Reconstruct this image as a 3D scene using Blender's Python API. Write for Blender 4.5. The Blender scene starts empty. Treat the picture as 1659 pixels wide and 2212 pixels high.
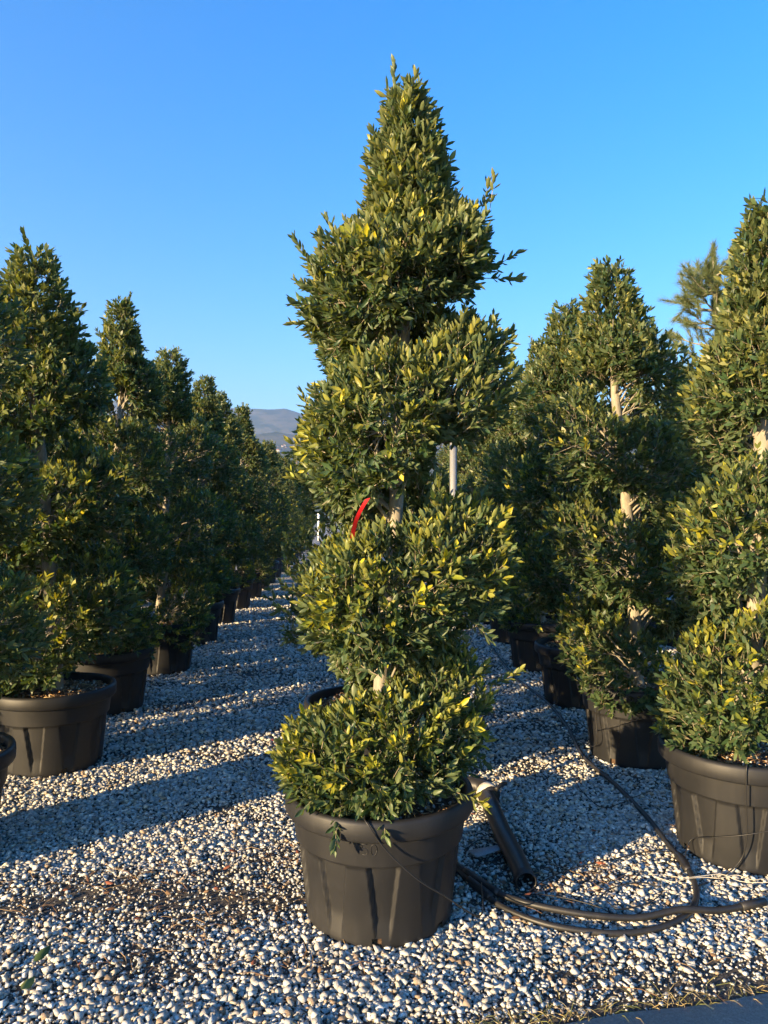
import bpy, math, random
import numpy as np
from mathutils import Matrix, Vector, noise

# ------------------------------------------------------------------ camera, sky, sun, exposure
scene = bpy.context.scene
col = scene.collection
CAM_H = 1.69
cam = bpy.data.cameras.new('camera')
cam.sensor_fit = 'VERTICAL'; cam.sensor_height = 36.0; cam.lens = 26.0
cam.clip_start = 0.05; cam.clip_end = 20000
cam_o = bpy.data.objects.new('camera', cam); col.objects.link(cam_o)
cam_o.location = (0, 0, CAM_H); cam_o.rotation_euler = (math.radians(90.15), 0, 0)
scene.camera = cam_o

SUN_EL = math.radians(10.5)
SUN_AZ = math.radians(39.0)              # light travels towards (cos, sin) of this on the ground
to_sun = Vector((-math.cos(SUN_AZ) * math.cos(SUN_EL), -math.sin(SUN_AZ) * math.cos(SUN_EL), math.sin(SUN_EL)))
world = bpy.data.worlds.new('World'); scene.world = world; world.use_nodes = True
wn = world.node_tree; wn.nodes.clear()
sky = wn.nodes.new('ShaderNodeTexSky'); sky.sky_type = 'NISHITA'; sky.sun_disc = False
sky.sun_elevation = SUN_EL
sky.sun_rotation = math.atan2(to_sun.x, to_sun.y)
sky.altitude = 0; sky.air_density = 1.15; sky.dust_density = 0.2; sky.ozone_density = 2.2
bg = wn.nodes.new('ShaderNodeBackground'); bg.inputs['Strength'].default_value = 0.086
wo = wn.nodes.new('ShaderNodeOutputWorld')
hs = wn.nodes.new('ShaderNodeHueSaturation'); hs.inputs['Saturation'].default_value = 1.5
wn.links.new(sky.outputs[0], hs.inputs['Color']); 
tint = wn.nodes.new('ShaderNodeMix'); tint.data_type = 'RGBA'; tint.blend_type = 'MULTIPLY'; tint.inputs[0].default_value = 1.0; tint.inputs[7].default_value = (0.92, 0.95, 1.27, 1)
gm = wn.nodes.new('ShaderNodeGamma'); gm.inputs['Gamma'].default_value = 1.0
wn.links.new(hs.outputs[0], gm.inputs['Color']); wn.links.new(gm.outputs[0], tint.inputs[6]); wn.links.new(tint.outputs[2], bg.inputs['Color']); wn.links.new(bg.outputs[0], wo.inputs['Surface'])

sl = bpy.data.lights.new('sun', 'SUN'); sl.energy = 3.8; sl.angle = math.radians(0.5); sl.color = (1.0, 0.73, 0.40)
sun = bpy.data.objects.new('sun', sl); col.objects.link(sun)
sun.rotation_euler = to_sun.to_track_quat('Z', 'Y').to_euler()
sun.location = (-20, -16, 12)

vs = scene.view_settings
vs.view_transform = 'Standard'; vs.look = 'None'; vs.exposure = 2.18; vs.gamma = 1.0
try: vs.use_curve_mapping = False
except Exception: pass
cy = scene.cycles
cy.max_bounces = 6; cy.diffuse_bounces = 4; cy.glossy_bounces = 2; cy.transmission_bounces = 3
cy.volume_bounces = 0; cy.transparent_max_bounces = 4
cy.use_adaptive_sampling = True; cy.adaptive_threshold = 0.02
cy.sample_clamp_indirect = 6

rng = np.random.default_rng(11)
random.seed(4)

# ------------------------------------------------------------------ helpers
FD = 1598.0
def G(xd, yd, z=0.0):
    """a pixel of the full-size view of the photograph -> the point of the ground (height z) it shows"""
    D = (CAM_H - z) * FD / (yd - 1110.0)
    return Vector(((xd - 829.5) / FD * D, D, z))

def mesh_tris(name, V, T, mat, colr=None, smooth=False):
    V = np.ascontiguousarray(V, dtype=np.float32); T = np.ascontiguousarray(T, dtype=np.int32)
    me = bpy.data.meshes.new(name)
    me.vertices.add(len(V)); me.vertices.foreach_set('co', V.ravel())
    me.loops.add(T.size); me.loops.foreach_set('vertex_index', T.ravel())
    me.polygons.add(len(T)); me.polygons.foreach_set('loop_start', np.arange(0, T.size, 3, dtype=np.int32))
    if smooth: me.polygons.foreach_set('use_smooth', np.ones(len(T), dtype=bool))
    if colr is not None:
        a = me.attributes.new('col', 'FLOAT_COLOR', 'POINT')
        c = np.ones((len(V), 4), dtype=np.float32); c[:, :3] = colr
        a.data.foreach_set('color', c.ravel())
    me.update(calc_edges=True)
    if mat: me.materials.append(mat)
    return me

def link(name, me, parent=None, loc=None, **props):
    o = bpy.data.objects.new(name, me); col.objects.link(o)
    if parent: o.parent = parent
    if loc is not None: o.location = loc
    for k, v in props.items(): o[k] = v
    return o

class Acc:
    """collects triangles"""
    def __init__(s): s.v = []; s.t = []; s.c = []; s.n = 0
    def add(s, V, T, c=(1, 1, 1)):
        V = np.asarray(V, dtype=np.float32).reshape(-1, 3); T = np.asarray(T, dtype=np.int64).reshape(-1, 3)
        s.v.append(V); s.t.append(T + s.n); s.n += len(V)
        C = np.empty((len(V), 3), dtype=np.float32); C[:] = np.asarray(c, dtype=np.float32); s.c.append(C)
    def mesh(s, name, mat, smooth=False):
        return mesh_tris(name, np.concatenate(s.v), np.concatenate(s.t), mat, np.concatenate(s.c), smooth)

def catmull(P, per=6):
    P = [np.array(p, dtype=float) for p in P]
    Q = [2 * P[0] - P[1]] + P + [2 * P[-1] - P[-2]]
    out = []
    for i in range(1, len(Q) - 2):
        for k in range(per):
            t = k / per
            a, b, c, d = Q[i - 1], Q[i], Q[i + 1], Q[i + 2]
            out.append(0.5 * (2 * b + (c - a) * t + (2 * a - 5 * b + 4 * c - d) * t * t + (3 * b - a - 3 * c + d) * t ** 3))
    out.append(P[-1]); return np.array(out)

def tube(P, R, n=8, cap=True):
    P = np.asarray(P, dtype=float); m = len(P)
    R = np.full(m, R, dtype=float) if np.isscalar(R) else np.asarray(R, dtype=float)
    tan = np.gradient(P, axis=0); tan /= np.linalg.norm(tan, axis=1)[:, None] + 1e-9
    ref = np.array([0, 0, 1.0]) if abs(tan[0][2]) < 0.9 else np.array([1.0, 0, 0])
    u = np.cross(ref, tan[0]); u /= np.linalg.norm(u)
    V = []
    for i in range(m):
        u = u - tan[i] * np.dot(u, tan[i]); u /= np.linalg.norm(u) + 1e-9
        w = np.cross(tan[i], u)
        a = np.arange(n) / n * 2 * math.pi
        V.append(P[i] + R[i] * (np.cos(a)[:, None] * u + np.sin(a)[:, None] * w))
    V = np.concatenate(V); T = []
    for i in range(m - 1):
        for k in range(n):
            a, b = i * n + k, i * n + (k + 1) % n
            T += [(a, b, b + n), (a, b + n, a + n)]
    if cap:
        V = np.concatenate([V, P[:1], P[-1:]])
        for k in range(n):
            T += [(m * n, (k + 1) % n, k), (m * n + 1, (m - 1) * n + k, (m - 1) * n + (k + 1) % n)]
    return V, np.array(T)

def lathe(prof, n=64, close=False):
    V = []; T = []
    for r, z in prof:
        a = np.arange(n) / n * 2 * math.pi
        V.append(np.stack([r * np.cos(a), r * np.sin(a), np.full(n, z)], 1))
    V = np.concatenate(V)
    for i in range(len(prof) - 1):
        for k in range(n):
            a, b = i * n + k, i * n + (k + 1) % n
            T += [(a, b, b + n), (a, b + n, a + n)]
    return V, np.array(T)

def box(c, s, rz=0.0):
    x, y, z = np.array(s) / 2
    V = np.array([(-x, -y, -z), (x, -y, -z), (x, y, -z), (-x, y, -z), (-x, -y, z), (x, -y, z), (x, y, z), (-x, y, z)])
    ca, sa = math.cos(rz), math.sin(rz)
    V = np.stack([V[:, 0] * ca - V[:, 1] * sa, V[:, 0] * sa + V[:, 1] * ca, V[:, 2]], 1) + np.array(c)
    T = [(0, 2, 1), (0, 3, 2), (4, 5, 6), (4, 6, 7), (0, 1, 5), (0, 5, 4), (1, 2, 6), (1, 6, 5), (2, 3, 7), (2, 7, 6), (3, 0, 4), (3, 4, 7)]
    return V, np.array(T)

# ------------------------------------------------------------------ materials
def new_mat(name):
    m = bpy.data.materials.new(name); m.use_nodes = True
    nt = m.node_tree; b = nt.nodes['Principled BSDF']
    return m, nt, b
def N(nt, kind, **kw):
    n = nt.nodes.new(kind)
    for k, v in kw.items(): setattr(n, k, v)
    return n
def ramp(nt, stops):
    r = nt.nodes.new('ShaderNodeValToRGB'); e = r.color_ramp.elements
    while len(e) < len(stops): e.new(0.5)
    for i, (p, c) in enumerate(stops): e[i].position = p; e[i].color = (*c, 1)
    return r
def mixc(nt, a, b, fac, mode='MIX'):
    m = nt.nodes.new('ShaderNodeMix'); m.data_type = 'RGBA'; m.blend_type = mode
    for sock, v in ((m.inputs[0], fac), (m.inputs[6], a), (m.inputs[7], b)):
        if hasattr(v, 'is_output'): nt.links.new(v, sock)
        elif isinstance(v, (int, float)): sock.default_value = v
        else: sock.default_value = (*v, 1)
    return m.outputs[2]
def noise_n(nt, scale, detail=4, rough=0.6, vec=None, obj=False):
    n = nt.nodes.new('ShaderNodeTexNoise'); n.inputs['Scale'].default_value = scale
    n.inputs['Detail'].default_value = detail; n.inputs['Roughness'].default_value = rough
    if vec is not None: nt.links.new(vec, n.inputs['Vector'])
    return n
def bump(nt, h, strength, dist, b):
    n = nt.nodes.new('ShaderNodeBump'); n.inputs['Strength'].default_value = strength; n.inputs['Distance'].default_value = dist
    nt.links.new(h, n.inputs['Height']); nt.links.new(n.outputs[0], b.inputs['Normal']); return n

# leaves: own colour per leaf, paler grey-green underside, some light shines through
LEAF, nt, b = new_mat('leaf')
at = N(nt, 'ShaderNodeAttribute', attribute_name='col')
geo = N(nt, 'ShaderNodeNewGeometry')
under = mixc(nt, at.outputs['Color'], (0.16, 0.185, 0.09), 0.45)
cl = mixc(nt, at.outputs['Color'], under, geo.outputs['Backfacing'])
nt.links.new(cl, b.inputs['Base Color']); b.inputs['Roughness'].default_value = 0.42
b.inputs['Specular IOR Level'].default_value = 0.36
tr = N(nt, 'ShaderNodeBsdfTranslucent')
tcol = mixc(nt, cl, (1.35, 1.25, 0.35), 1.0, 'MULTIPLY'); nt.links.new(tcol, tr.inputs['Color'])
ms = N(nt, 'ShaderNodeMixShader'); ms.inputs[0].default_value = 0.36
nt.links.new(b.outputs[0], ms.inputs[1]); nt.links.new(tr.outputs[0], ms.inputs[2])
nt.links.new(ms.outputs[0], nt.nodes['Material Output'].inputs['Surface'])

BARK, nt, b = new_mat('bark')
tc = N(nt, 'ShaderNodeTexCoord')
mp = N(nt, 'ShaderNodeMapping'); mp.inputs['Scale'].default_value = (1, 1, 0.35); nt.links.new(tc.outputs['Object'], mp.inputs['Vector'])
n1 = noise_n(nt, 38, 6, 0.65, mp.outputs[0]); n2 = noise_n(nt, 9, 3, 0.5, tc.outputs['Object'])
r1 = ramp(nt, [(0.3, (0.12, 0.09, 0.065)), (0.5, (0.25, 0.20, 0.145)), (0.72, (0.40, 0.34, 0.25))]); nt.links.new(n1.outputs[0], r1.inputs[0])
c = mixc(nt, r1.outputs[0], (0.24, 0.235, 0.19), n2.outputs[0])
nt.links.new(c, b.inputs['Base Color']); b.inputs['Roughness'].default_value = 0.85
bump(nt, n1.outputs[0], 0.7, 0.006, b)

TWIG, nt, b = new_mat('twig')
b.inputs['Base Color'].default_value = (0.24, 0.195, 0.13, 1); b.inputs['Roughness'].default_value = 0.8
n1 = noise_n(nt, 30); r1 = ramp(nt, [(0.35, (0.17, 0.13, 0.085)), (0.7, (0.33, 0.28, 0.19))]); nt.links.new(n1.outputs[0], r1.inputs[0]); nt.links.new(r1.outputs[0], b.inputs['Base Color'])

def plastic(name, dark, dust, amount, rough=0.46):
    m, nt, b = new_mat(name)
    tc = N(nt, 'ShaderNodeTexCoord')
    info = N(nt, 'ShaderNodeObjectInfo')
    add = N(nt, 'ShaderNodeVectorMath', operation='ADD'); nt.links.new(tc.outputs['Object'], add.inputs[0]); nt.links.new(info.outputs['Location'], add.inputs[1])
    n1 = noise_n(nt, 3.2, 6, 0.62, add.outputs[0])
    mp = N(nt, 'ShaderNodeMapping'); mp.inputs['Scale'].default_value = (1, 1, 0.12); nt.links.new(add.outputs[0], mp.inputs['Vector'])
    n2 = noise_n(nt, 22, 5, 0.7, mp.outputs[0])
    n3 = noise_n(nt, 160, 2, 0.6, add.outputs[0])
    f1 = ramp(nt, [(0.36, (0, 0, 0)), (0.72, (1, 1, 1))]); nt.links.new(n1.outputs[0], f1.inputs[0])
    f2 = ramp(nt, [(0.42, (0.25, 0.25, 0.25)), (0.75, (1, 1, 1))]); nt.links.new(n2.outputs[0], f2.inputs[0])
    f3 = ramp(nt, [(0.69, (0, 0, 0)), (0.74, (1, 1, 1))]); nt.links.new(n3.outputs[0], f3.inputs[0])
    f = mixc(nt, f1.outputs[0], f2.outputs[0], 1.0, 'MULTIPLY')
    f = mixc(nt, f, (amount, amount, amount), 1.0, 'MULTIPLY')
    c = mixc(nt, dark, dust, f)
    c = mixc(nt, c, tuple(min(1, x * 1.9) for x in dust), mixc(nt, f3.outputs[0], (0.35, 0.35, 0.35), 1.0, 'MULTIPLY'))
    nt.links.new(c, b.inputs['Base Color'])
    rr = N(nt, 'ShaderNodeMapRange'); rr.inputs['To Min'].default_value = rough - 0.08; rr.inputs['To Max'].default_value = rough + 0.25
    nt.links.new(n1.outputs[0], rr.inputs['Value']); nt.links.new(rr.outputs[0], b.inputs['Roughness'])
    b.inputs['Specular IOR Level'].default_value = 0.4
    bump(nt, n3.outputs[0], 0.12, 0.002, b)
    return m
POT = plastic('pot_plastic', (0.0085, 0.009, 0.0105), (0.036, 0.0345, 0.033), 0.50)
HOSE = plastic('hose_plastic', (0.012, 0.0125, 0.014), (0.07, 0.06, 0.045), 0.55, 0.4)

SOIL, nt, b = new_mat('potting_soil')
n1 = noise_n(nt, 55, 6, 0.7); r1 = ramp(nt, [(0.3, (0.03, 0.018, 0.011)), (0.52, (0.10, 0.058, 0.032)), (0.75, (0.26, 0.165, 0.09))])
nt.links.new(n1.outputs[0], r1.inputs[0]); nt.links.new(r1.outputs[0], b.inputs['Base Color']); b.inputs['Roughness'].default_value = 0.95
bump(nt, n1.outputs[0], 1.0, 0.02, b)

def attr_mat(name, rough, var=0.12, scale=60, bstr=0.4, bdist=0.003, spec=0.3):
    m, nt, b = new_mat(name)
    at = N(nt, 'ShaderNodeAttribute', attribute_name='col')
    n1 = noise_n(nt, scale, 5, 0.65); r1 = ramp(nt, [(0.25, (1 - var * 2,) * 3), (0.75, (1 + var,) * 3)]); nt.links.new(n1.outputs[0], r1.inputs[0])
    c = mixc(nt, at.outputs['Color'], r1.outputs[0], 1.0, 'MULTIPLY')
    nt.links.new(c, b.inputs['Base Color']); b.inputs['Roughness'].default_value = rough; b.inputs['Specular IOR Level'].default_value = spec
    bump(nt, n1.outputs[0], bstr, bdist, b)
    return m
STONE = attr_mat('marble_chippings', 0.85, 0.22, 140, 0.6, 0.004, 0.12)
LITTER = attr_mat('litter', 0.8, 0.15, 40, 0.2, 0.002)
MULCH = attr_mat('mulch', 0.9, 0.2, 80, 0.4, 0.003)

# ground: soil with grit, marble chippings too small to tell apart farther off
GROUND, nt, b = new_mat('gravel_ground')
geo = N(nt, 'ShaderNodeNewGeometry'); sep = N(nt, 'ShaderNodeSeparateXYZ'); nt.links.new(geo.outputs['Position'], sep.inputs[0])
vo = N(nt, 'ShaderNodeTexVoronoi'); vo.inputs['Scale'].default_value = 30; nt.links.new(geo.outputs['Position'], vo.inputs['Vector'])
bw = N(nt, 'ShaderNodeRGBToBW'); nt.links.new(vo.outputs['Color'], bw.inputs[0])
rs = ramp(nt, [(0.15, (0.20, 0.19, 0.17)), (0.45, (0.40, 0.385, 0.35)), (0.75, (0.58, 0.56, 0.50))]); nt.links.new(bw.outputs[0], rs.inputs[0])
edge = ramp(nt, [(0.4, (1, 1, 1)), (0.62, (0.22, 0.2, 0.18))]); nt.links.new(vo.outputs['Distance'], edge.inputs[0])
edge.color_ramp.elements[0].position = 0.35
stones = mixc(nt, rs.outputs[0], edge.outputs[0], 1.0, 'MULTIPLY')
n1 = noise_n(nt, 70, 5, 0.75, geo.outputs['Position']); n2 = noise_n(nt, 2.5, 4, 0.6, geo.outputs['Position'])
soil = ramp(nt, [(0.3, (0.022, 0.019, 0.016)), (0.50, (0.045, 0.038, 0.032)), (0.60, (0.12, 0.108, 0.095)), (0.70, (0.42, 0.40, 0.36))]); nt.links.new(n1.outputs[0], soil.inputs[0])
mr = N(nt, 'ShaderNodeMapRange'); mr.inputs['From Min'].default_value = 8.5; mr.inputs['From Max'].default_value = 13.0; nt.links.new(sep.outputs[1], mr.inputs['Value'])
near = mixc(nt, soil.outputs[0], stones, mr.outputs[0])
fr = N(nt, 'ShaderNodeMapRange'); fr.inputs['From Min'].default_value = 60; fr.inputs['From Max'].default_value = 160; nt.links.new(sep.outputs[1], fr.inputs['Value'])
nf = noise_n(nt, 0.012, 4, 0.6, geo.outputs['Position']); rf = ramp(nt, [(0.35, (0.07, 0.085, 0.03)), (0.6, (0.17, 0.15, 0.075))]); nt.links.new(nf.outputs[0], rf.inputs[0])
c = mixc(nt, near, rf.outputs[0], fr.outputs[0])
nt.links.new(c, b.inputs['Base Color']); b.inputs['Roughness'].default_value = 0.9
hh = N(nt, 'ShaderNodeMath', operation='MULTIPLY'); nt.links.new(vo.outputs['Distance'], hh.inputs[0]); hh.inputs[1].default_value = -1.0
hh2 = N(nt, 'ShaderNodeMath', operation='ADD'); nt.links.new(hh.outputs[0], hh2.inputs[0]); nt.links.new(n1.outputs[0], hh2.inputs[1])
bump(nt, hh2.outputs[0], 0.9, 0.02, b)

ASPH, nt, b = new_mat('asphalt')
geo = N(nt, 'ShaderNodeNewGeometry')
n1 = noise_n(nt, 110, 5, 0.8, geo.outputs['Position']); n2 = noise_n(nt, 3, 5, 0.6, geo.outputs['Position'])
r1 = ramp(nt, [(0.3, (0.17, 0.155, 0.14)), (0.52, (0.36, 0.325, 0.29)), (0.75, (0.60, 0.55, 0.48))]); nt.links.new(n1.outputs[0], r1.inputs[0])
c = mixc(nt, r1.outputs[0], (0.36, 0.32, 0.28), mixc(nt, n2.outputs[0], (0.6, 0.6, 0.6), 1.0, 'MULTIPLY'))
nt.links.new(c, b.inputs['Base Color']); b.inputs['Roughness'].default_value = 0.85
bump(nt, n1.outputs[0], 1.0, 0.012, b)

def simple(name, c, rough=0.6, metal=0.0, var=0.25, scale=25):
    m, nt, b = new_mat(name)
    n1 = noise_n(nt, scale, 5, 0.6); r1 = ramp(nt, [(0.3, tuple(x * (1 - var) for x in c)), (0.7, tuple(min(1, x * (1 + var)) for x in c))])
    nt.links.new(n1.outputs[0], r1.inputs[0]); nt.links.new(r1.outputs[0], b.inputs['Base Color'])
    b.inputs['Roughness'].default_value = rough; b.inputs['Metallic'].default_value = metal
    return m
GALV = simple('galvanised_steel', (0.24, 0.25, 0.265), 0.6, 0.3, 0.2, 18)
WHITE = simple('white_paint', (0.75, 0.77, 0.78), 0.5)
RED = simple('red_ribbon', (0.62, 0.012, 0.012), 0.45, 0, 0.1)
TAPE = simple('pale_tape', (0.5, 0.46, 0.38), 0.6)
ROPE = simple('pale_string', (0.55, 0.49, 0.38), 0.9)
WALLM = simple('house_render', (0.5, 0.47, 0.42), 0.8)
ROOFM = simple('roof_tiles', (0.36, 0.16, 0.09), 0.85)
PANEL = simple('slate_piece', (0.22, 0.235, 0.25), 0.7)
HILLM, nt, b = new_mat('hill_country')
geo = N(nt, 'ShaderNodeNewGeometry')
mp = N(nt, 'ShaderNodeMapping'); mp.inputs['Scale'].default_value = (1, 0.35, 3.0); nt.links.new(geo.outputs['Position'], mp.inputs['Vector'])
n1 = noise_n(nt, 0.011, 6, 0.62, mp.outputs[0]); n2 = noise_n(nt, 0.05, 3, 0.6, mp.outputs[0])
r1 = ramp(nt, [(0.36, (0.03, 0.045, 0.02)), (0.46, (0.075, 0.085, 0.035)), (0.55, (0.17, 0.14, 0.08)), (0.64, (0.10, 0.125, 0.05)), (0.74, (0.24, 0.19, 0.12))]); nt.links.new(n1.outputs[0], r1.inputs[0])
c = mixc(nt, r1.outputs[0], (0.035, 0.045, 0.025), mixc(nt, n2.outputs[0], (0.5, 0.5, 0.5), 1.0, 'MULTIPLY'))
nt.links.new(c, b.inputs['Base Color']); b.inputs['Roughness'].default_value = 0.95

# ------------------------------------------------------------------ the setting: ground, road, hills
S = 9000
ground = link('ground', mesh_tris('ground', [(-S, -200, 0), (S, -200, 0), (S, S, 0), (-S, S, 0)], [(0, 1, 2), (0, 2, 3)], GROUND), kind='structure')

RP = np.array((0.659, 2.45)); RD = np.array((0.684, 0.138)); RD = RD / np.linalg.norm(RD); RN = np.array((-RD[1], RD[0]))
def road_side(x, y): return (x - RP[0]) * RN[0] + (y - RP[1]) * RN[1]      # > 0 on the gravel side
V = []; T = []
nE = 260
for i in range(nE):
    s = -14 + 28 * i / (nE - 1)
    wob = 0.014 * noise.noise((s * 3.1, 0.3, 0)) + 0.010 * noise.noise((s * 11, 2.3, 0))
    p = RP + RD * s + RN * wob
    q = RP + RD * s - RN * 5.5
    p2 = RP + RD * s + RN * (wob + 0.012)
    V += [(q[0], q[1], 0.014), (p[0], p[1], 0.014), (p2[0], p2[1], -0.004)]
    if i:
        a = 3 * (i - 1); c = 3 * i
        T += [(a, c, c + 1), (a, c + 1, a + 1), (a + 1, c + 1, c + 2), (a + 1, c + 2, a + 2)]
T = np.array(T)
road = link('road', mesh_tris('road', V, T, ASPH), kind='structure')

def hill_h(x, y):
    d = y
    t = max(0.0, (d - 500) / 1500)
    base = 215 * t ** 1.15
    n = noise.fractal((x / 620.0, y / 480.0, 3.3), 0.9, 2.0, 5)
    fade = min(1, t * 2)
    return base * (1 + 0.22 * n) + 22 * n * fade
V = []; nx, ny = 110, 70
for j in range(ny):
    for i in range(nx):
        y = 480 + (2150 - 480) * j / (ny - 1); x = -2400 + 4800 * i / (nx - 1)
        z = hill_h(x, y)
        if y > 1950: z *= 1 - ((y - 1950) / 200) ** 2
        V.append((x, y, z - 3))
T = []
for j in range(ny - 1):
    for i in range(nx - 1):
        a = j * nx + i; T += [(a, a + 1, a + nx + 1), (a, a + nx + 1, a + nx)]
link('hills', mesh_tris('hills', V, T, HILLM, smooth=True), kind='structure')
V = []; nx, ny = 130, 26
for j in range(ny):
    for i in range(nx):
        y = 3000 + 900 * j / (ny - 1); x = -4500 + 9000 * i / (nx - 1)
        ridge = math.sin(math.pi * min(1, j / (ny - 1) * 1.02)) ** 0.8
        h = 495 + 75 * noise.fractal((x / 900.0, 7.7, y / 2400), 0.8, 2.1, 5)
        V.append((x, y, h * ridge - 4))
T = []
for j in range(ny - 1):
    for i in range(nx - 1):
        a = j * nx + i; T += [(a, a + 1, a + nx + 1), (a, a + nx + 1, a + nx)]
link('mountains', mesh_tris('mountains', V, T, HILLM, smooth=True), kind='structure')

# ------------------------------------------------------------------ where the pots stand
MAIN = (-0.02, 3.17)
LROW = [(-2.235, 3.6), (-2.24, 5.02), (-2.42, 6.45), (-2.41, 8.0), (-2.53, 9.8), (-2.64, 11.5), (-2.72, 13.25), (-2.79, 14.9)]
LROW += [(-2.79 - 0.058 * 1.66 * k, 14.9 + 1.66 * k) for k in range(1, 17)]
RROW = [(1.81, 3.74), (1.76, 5.17), (1.76, 6.65), (1.73, 8.15), (1.74, 9.8), (1.71, 11.5), (1.67, 13.2), (1.63, 14.9), (1.6, 16.6), (1.55, 18.3)]
LL = [(-4.55 - 0.06 * k + 0.1 * (k % 2), 3.75 + 1.62 * k) for k in range(10)]  # assumed row, mostly out of view, added to shade the left row and lane
RR = [(3.92, 7.75), (3.86, 9.55), (3.82, 11.3), (3.76, 13.0), (3.7, 14.8)]
PINE = (5.0, 10.9)
C2 = (-0.10, 4.64)
ALLPOTS = [MAIN, C2] + LROW + RROW + LL + RR
ap = np.array(ALLPOTS)

# ------------------------------------------------------------------ gravel
ico_t = (1 + 5 ** 0.5) / 2
ICO_V = np.array([(-1, ico_t, 0), (1, ico_t, 0), (-1, -ico_t, 0), (1, -ico_t, 0), (0, -1, ico_t), (0, 1, ico_t), (0, -1, -ico_t), (0, 1, -ico_t),
                  (ico_t, 0, -1), (ico_t, 0, 1), (-ico_t, 0, -1), (-ico_t, 0, 1)]) / math.sqrt(1 + ico_t ** 2)
ICO_F = np.array([(0, 11, 5), (0, 5, 1), (0, 1, 7), (0, 7, 10), (0, 10, 11), (1, 5, 9), (5, 11, 4), (11, 10, 2), (10, 7, 6), (7, 1, 8), (3, 9, 4), (3, 4, 2),
                  (3, 2, 6), (3, 6, 8), (3, 8, 9), (4, 9, 5), (2, 4, 11), (6, 2, 10), (8, 6, 7), (9, 8, 1)])
CUB_V = np.array([(-1, -1, -1), (1, -1, -1), (1, 1, -1), (-1, 1, -1), (-1, -1, 1), (1, -1, 1), (1, 1, 1), (-1, 1, 1)]) * 0.68
CUB_F = np.array([(0, 2, 1), (0, 3, 2), (4, 5, 6), (4, 6, 7), (0, 1, 5), (0, 5, 4), (1, 2, 6), (1, 6, 5), (2, 3, 7), (2, 7, 6), (3, 0, 4), (3, 4, 7)])
OCT_V = np.array([(1, 0, 0), (-1, 0, 0), (0, 1, 0), (0, -1, 0), (0, 0, 1), (0, 0, -1)]) * 1.05
OCT_F = np.array([(0, 2, 4), (2, 1, 4), (1, 3, 4), (3, 0, 4), (2, 0, 5), (1, 2, 5), (3, 1, 5), (0, 3, 5)])
def stone_variants(k, base, jit):
    out = []
    for i in range(k):
        v = base * rng.uniform(0.74, 1.2, (len(base), 1)) + rng.normal(0, jit, (len(base), 3))
        for _ in range(2):                                      # broken faces
            n = rng.normal(size=3); n /= np.linalg.norm(n); d = rng.uniform(0.45, 0.75)
            over = np.maximum(0, v @ n - d); v = v - over[:, None] * n
        out.append(v)
    return np.array(out)
SV = stone_variants(40, ICO_V, 0.10); SVC = stone_variants(60, CUB_V, 0.17); SVO = stone_variants(40, OCT_V, 0.16)
def rand_rot(n):
    q = rng.normal(size=(n, 4)); q /= np.linalg.norm(q, axis=1)[:, None]
    w, x, y, z = q.T
    return np.stack([np.stack([1 - 2 * (y * y + z * z), 2 * (x * y - z * w), 2 * (x * z + y * w)], -1),
                     np.stack([2 * (x * y + z * w), 1 - 2 * (x * x + z * z), 2 * (y * z - x * w)], -1),
                     np.stack([2 * (x * z - y * w), 2 * (y * z + x * w), 1 - 2 * (x * x + y * y)], -1)], 1)
# worn spots where the soil shows: centre, half sizes, strength
BARE = [(*G(480, 1945)[:2], 0.42, 0.09, 0.86), (*G(330, 1915)[:2], 0.25, 0.09, 0.6), (*G(560, 1880)[:2], 0.22, 0.10, 0.5), (*G(90, 1955)[:2], 0.28, 0.10, 0.78), (*G(300, 2085)[:2], 0.20, 0.06, 0.7),
        (*G(200, 1905)[:2], 0.25, 0.08, 0.5), (*G(610, 1845)[:2], 0.14, 0.08, 0.6), (*G(1090, 1850)[:2], 0.16, 0.25, 0.7), (*G(1110, 1940)[:2], 0.22, 0.1, 0.6),
        (*G(1560, 2105)[:2], 0.5, 0.1, 0.6), (*G(1190, 1570)[:2], 0.25, 0.2, 0.5), (*G(1260, 1890)[:2], 0.2, 0.08, 0.5), (*G(400, 1990)[:2], 0.3, 0.07, 0.5), (*G(640, 2090)[:2], 0.25, 0.05, 0.4)]
def stone_field(y0, y1, cell, rmean, xlo, xhi):
    ys = np.arange(y0, y1, cell); xs = np.arange(xlo, xhi, cell)
    X, Y = np.meshgrid(xs, ys); X = X.ravel() + rng.uniform(-.55, .55, X.size) * cell; Y = Y.ravel() + rng.uniform(-.55, .55, Y.size) * cell
    keep = (np.abs(X) < 0.555 * Y + 0.5)
    X, Y = X[keep], Y[keep]
    side = road_side(X, Y)
    p = np.where(side < 0.0, 0.012, np.clip((side - 0.0) / 0.16, 0.05, 1))
    for cx, cy_, rx, ry, s in BARE:
        d = ((X - cx) / (rx * 1.25)) ** 2 + ((Y - cy_) / (ry * 1.3)) ** 2
        p *= 1 - min(.9, s * 0.85) * np.exp(-d * 0.9)
    ns = np.array([noise.noise((a * 2.1, b * 2.6, 0.5)) + .5 * noise.noise((a * 9, b * 11, 4.5)) for a, b in zip(X, Y)])
    p *= np.clip(1.0 + 0.75 * np.minimum(0, ns + 0.12), 0.25, 1)
    p *= np.where(np.min((X[:, None] - ap[None, :, 0]) ** 2 + (Y[:, None] - ap[None, :, 1]) ** 2, 1) < 0.27 ** 2, 0, 1)
    k = rng.uniform(size=len(X)) < p
    X, Y, P = X[k], Y[k], p[k]; n = len(X)
    r = rmean * np.exp(rng.normal(0, 0.30, n)) * (0.55 + 0.45 * P)
    r = np.minimum(r, rmean * 1.65)
    return X, Y, r
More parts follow.
